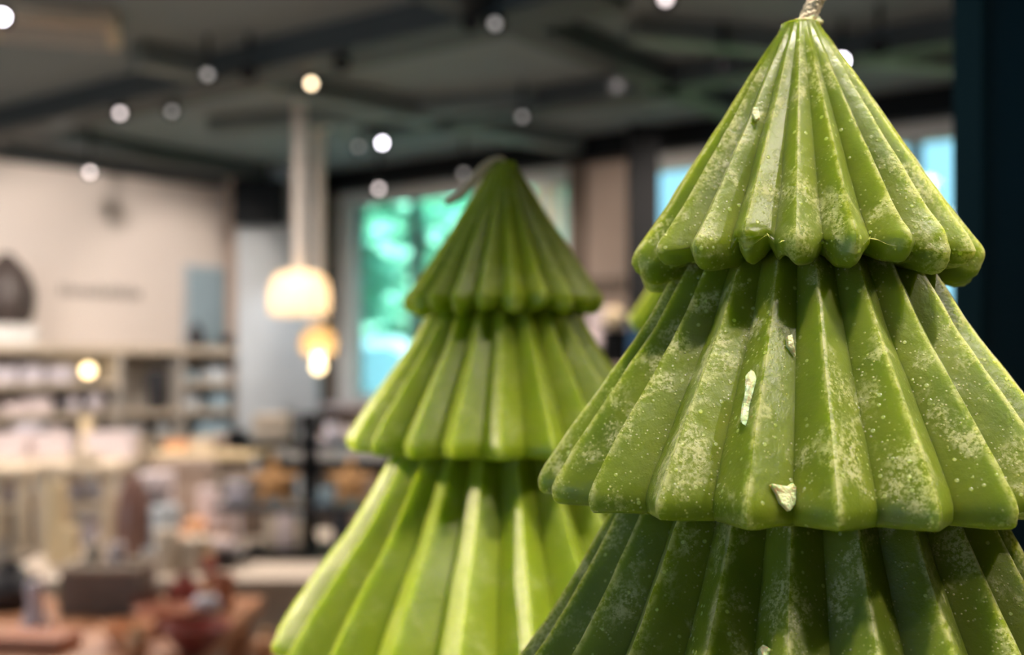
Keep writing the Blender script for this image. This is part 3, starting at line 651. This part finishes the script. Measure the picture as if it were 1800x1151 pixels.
def tier(prof, phase, seed, blob, cap, amp=(.05, .16), K=22, ROWS=72, broken=False):
    rnd = random.Random(seed); n = NR*K
    lob = [(rnd.uniform(-1, 1), rnd.uniform(-.25, .25), rnd.uniform(.85, 1.1)) for _ in range(NR)]
    rmax = max(r for r, z in prof); ztop = prof[0][1]; zbot = prof[-1][1]
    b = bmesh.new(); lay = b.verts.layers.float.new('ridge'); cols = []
    def P3(r, th, z): return Vector((r*math.cos(th), r*math.sin(th), z))
    base = phase-PI/2
    for c in range(n):
        k = c//K; f = (c % K)/K*2-1                      # -1..1 across the rib, 0 on the crest
        lz, sk, am = lob[k]; lz2, sk2, am2 = lob[(k+(1 if f > 0 else -1)) % NR]
        wgt = min(1, abs(f))**2*.5
        brk = broken and (abs(f+1-0)*0+1) if (k == 20 and broken) else 0
        dz = (lz*(1-wgt)+lz2*wgt)*blob*.0013+brk*0
        th = base+2*PI*(k+(f+1)/2)/NR-PI/NR
        crest = sk*.35
        t = (f-crest)/(1-crest) if f > crest else (crest-f)/(1+crest)
        t = abs(t)
        col = []
        for i in range(ROWS+1):
            s = i/ROWS; s2 = 1-(1-s)**1.25
            q = catmull(prof, s2); R, z = q[0], q[1]
            ex = .92 if blob < .5 else .96+.42*blob*max(0, (s2-.82)/.18)+.08*s2
            h = 1-t**ex
            h = h*(1-.0)+0
            A = (amp[0]+(amp[1]-amp[0])*min(1, s2*1.6))*(am*(1-wgt)+am2*wgt)
            if cap: A *= min(1, max(0, (s2-.04)/.22))
            r = R*(1-A*(1-h))
            # lower lobes end a little higher between the ribs
            low = max(0, (s2-.80)/.20)
            z = z+low**2*((-.0001 if blob < .5 else .0018)*(t**1.6)+dz)
            if k == 20 and broken:
                cut = max(0, min(1, (s2-.80)*9))*(1-max(0, abs(f)-.7)/.3); z += cut*low*.0030; r *= 1-cut*.06*(1+noise.noise(Vector((f*2, s2*20, 1)))); r0 = r
            p = P3(r, th, z)
            nn = noise.noise(p*260+Vector((seed, 0, 0)))*.00036*(.4+1.6*blob*low)+noise.noise(p*90+Vector((0, seed, 0)))*.0006*(.35+low*blob)
            rr = r+nn+blob*low*(1-low)*.0008*h+(blob > .5)*low*noise.noise(p*420+Vector((9, seed, 4)))*.0006
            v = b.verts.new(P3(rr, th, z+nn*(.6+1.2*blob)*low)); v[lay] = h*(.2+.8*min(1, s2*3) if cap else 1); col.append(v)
        # rounded lip, then the hollow underside
        R, z = col[-1].co.xy.length, col[-1].co.z
        lk = 1 if blob > .5 else .55
        for a_, dr, dzz in ((0, .0005, .0011), (0, .0016, .0019), (0, .0032, .0021), (0, .006, .0012), (0, .5, -.0006), (0, .62, -.001)):
            dzz *= lk; r2 = R-dr*lk if dr < .1 else R*(1-dr*.9)
            v = b.verts.new(P3(r2, th, z-dzz)); v[lay] = .3; col.append(v)
        cols.append(col)
    for c in range(n):
        A, B = cols[c], cols[(c+1) % n]
        for i in range(len(A)-1): b.faces.new((A[i], B[i], B[i+1], A[i+1]))
    if cap:
        v = b.verts.new((0, 0, ztop+.0006)); v[lay] = .5
        for c in range(n): b.faces.new((v, cols[(c+1) % n][0], cols[c][0]))
    else:
        b.faces.new([cols[c][0] for c in range(n)])
    b.faces.new([cols[c][-1] for c in range(n)][::-1])
    return b
def flake(pts, loc, nrm, seed):       # thin curled chip of wax lying on the surface
    rnd = random.Random(seed); b = bmesh.new(); N_ = Vector(nrm).normalized(); X = Vector((0, 0, 1)).cross(N_).normalized(); Z = N_.cross(X)
    top = []; bot = []
    for x, z in pts:
        lift = rnd.uniform(.0003, .0011)*1.0
        p = Vector(loc)+X*x*-1+Z*z*-1*-1
        top.append(b.verts.new(p+N_*lift)); bot.append(b.verts.new(p+N_*(lift-.0007)))
    c1 = b.verts.new(Vector(loc)+N_*.0011); n = len(pts)
    for i in range(n):
        j = (i+1) % n; b.faces.new((c1, top[i], top[j])); b.faces.new((top[i], bot[i], bot[j], top[j]))
    b.faces.new(bot[::-1]); return b
def candle(x, y, label, rz, seed, phases=(.0, .0, .0), K=22, ROWS=72, blob1=1.0, lift=(0, 0, 0), broken=False, wm='wax'):
    t = thing('christmas_tree_candle', label, 'candle', (x, y, ZS), 0, None)
    ob = []
    for nm, (pr, ph, bl, cap, am) in zip(('top_tier', 'middle_tier', 'bottom_tier'), ((T1, phases[0], blob1, True, (.07, .15)), (T2, phases[1], .2, False, (.11, .135)), (T3, phases[2], .2, False, (.11, .135)))):
        lf = lift[len(ob)]; pr2 = [(r, z+.115+lf*max(0, i-1)/(len(pr)-2)) for i, (r, z) in enumerate(pr)]
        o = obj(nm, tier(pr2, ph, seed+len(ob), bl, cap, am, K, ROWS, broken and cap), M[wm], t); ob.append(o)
        o.data.shade_smooth() if hasattr(o.data, 'shade_smooth') else None
        ob[-1].rotation_euler.z = rz
    obj('trunk', G().lathe([(0, 0), (.026, 0), (.027, .003), (.025, .03), (.03, .034), (0, .036)]), M[wm], t)
    return t, ob
def wickmesh(pts, r, seed=0):
    g = G()
    P_ = [Vector(p) for p in pts]; fine = []
    m = len(P_)-1
    for i in range(m*10+1):
        s = i/(m*10); x = s*m; k = min(int(x), m-1); f = x-k
        p = [P_[max(0, min(m, k+j))] for j in (-1, 0, 1, 2)]
        fine.append(.5*((2*p[1])+(-p[0]+p[2])*f+(2*p[0]-5*p[1]+4*p[2]-p[3])*f*f+(-p[0]+3*p[1]-3*p[2]+p[3])*f**3))
    for s in range(3):      # three twisted strands
        q = []
        for i, p in enumerate(fine):
            a = i*.55+s*2*PI/3; q.append(p+Vector((math.cos(a), math.sin(a), math.sin(a+1)*.3))*r*.5)
        g.tube(q, r*.62, 8)
    return g
zt = .115+.0617
c1, ob1 = candle(.0520, .200, 'tall sharp light green candle tree in front at the right with an upright wick', 0, 11, (.02, .15, .0), 26, 100, lift=(0, .0014, 0), broken=True)
obj('wick', wickmesh([(.0010, 0, zt-.002), (.0014, 0, zt+.0012), (.0026, 0, zt+.004), (.0045, 0, zt+.008), (.0062, .0, zt+.014), (.005, .001, zt+.020)], .0016), M['wick'], c1)
b = bmesh.new(); bmesh.ops.create_icosphere(b, subdivisions=4, radius=1)
for v in b.verts:
    n_ = noise.noise(v.co*1.7+Vector((3, 1, 2)))*.35+noise.noise(v.co*4)*.12; v.co = v.co*(1+n_); v.co = Vector((v.co.x*.0028+.0006, v.co.y*.0026, v.co.z*.0016+zt-.0002+.0006*v.co.x))
obj('wax_drip', b, M['flake'], c1)
def surf(t_obj, px, py, root):
    """point of the tier's front surface seen at a pixel"""
    bpy.context.view_layer.update()
    o_w = Vector((0, 0, CZ)); d = Vector(((px-CX)/F, 1, (HY-py)/F)); mi = t_obj.matrix_world.inverted()
    ok, loc, nrm, _ = t_obj.ray_cast(mi @ o_w, (mi.to_3x3() @ d).normalized()); return (loc, nrm) if ok else (Vector((0, 0, 0)), Vector((0, -1, 0)))
k = .1/1000
for nm, ti, px, py, pts, sd in (('wax_flake', 1, 1378, 873, [(-22, 10), (-12, 16), (-4, 12), (6, 15), (20, 17), (14, 4), (12, -8), (2, -20), (-8, -16), (-20, -6)], 1),
    ('wax_flake', 1, 1318, 700, [(12, 40), (18, 30), (14, 12), (6, 4), (-2, -14), (-12, -36), (-20, -42), (-16, -28), (-8, -12), (-4, 4), (0, 18), (4, 30)], 2),
    ('wax_flake', 2, 1346, 1146, [(-8, 6), (2, 8), (10, 0), (4, -8), (-8, -6)], 3), ('wax_flake', 0, 1328, 205, [(-4, 12), (4, 12), (6, 0), (2, -12), (-5, -8)], 5),
    ('wax_flake', 1, 1388, 610, [(-4, 16), (4, 14), (6, 0), (-2, -16), (-6, -4)], 6)):
    loc, nrm = surf(ob1[ti], px, py, c1)
    obj(nm, flake([(a*1.1*k, b_*1.1*k) for a, b_ in pts], loc, nrm, sd), M['flake'], ob1[ti], label='pale chip of wax')
# small burr on the right flank of the top tier
loc = Vector((.0099, -.001, zt-.0125)); b = bmesh.new(); bmesh.ops.create_icosphere(b, subdivisions=3, radius=.0009)
for v in b.verts: v.co = v.co*(1+noise.noise(v.co*1500)*.8); v.co.x *= .8; v.co.z *= 1.5; v.co += loc
obj('wax_burr', b, M['flake'], ob1[0])

c2, ob2 = candle(-.0024, .335, 'blurred green candle tree behind at the left with its wick bent down', 0, 31, (.10, .0, .12), 18, 60, wm='wax_smooth')
obj('wick', wickmesh([(0, 0, zt-.001), (-.002, -.0015, zt+.0006), (-.0055, -.003, zt-.0015), (-.0095, -.004, zt-.0065), (-.013, -.004, zt-.0105), (-.0165, -.004, zt-.0125)], .0016), M['wick'], c2)
c3, ob3 = candle(.078, .452, 'hardly visible third green candle tree between and behind the two others', 0, 51, (0, .1, 0), 14, 40, wm='wax_smooth')
obj('wick', wickmesh([(0, 0, zt-.001), (.001, 0, zt+.004), (.003, 0, zt+.008)], .0011), M['wick'], c3)

# ------------------------------------------------------------------ groups of repeated things
GR = dict(track_spotlight='track spotlights under the ceiling', pendant_lamp='pendant lamps over the shop', christmas_tree_candle='green tree shaped candles in front', display_table='far display tables',
 wooden_stand='pale wooden stands on the plinth', storage_box='large boxes at the back of the plinth', bowl='bowls in the shop')
ZN = dict(gift_box='boxes', bauble='baubles', pillar_candle='pillar candles', vase='vases', planter='pots')
for o in list(bpy.data.objects):
    if o.parent or 'category' not in o or 'group' in o: continue
    k = o.name.split('.')[0]
    if k in GR: o['group'] = GR[k]
    elif k in ZN:
        y = o.location.y; zn = 'on the wooden table' if y < 3.2 else 'on the plinth and its racks' if y < 4.8 else 'on the side shelf' if y < 5.5 else 'on the far tables' if (y < 6.9 or o.location.x > -1.6) else 'on the wall shelf'
        o['group'] = ZN[k]+' '+zn
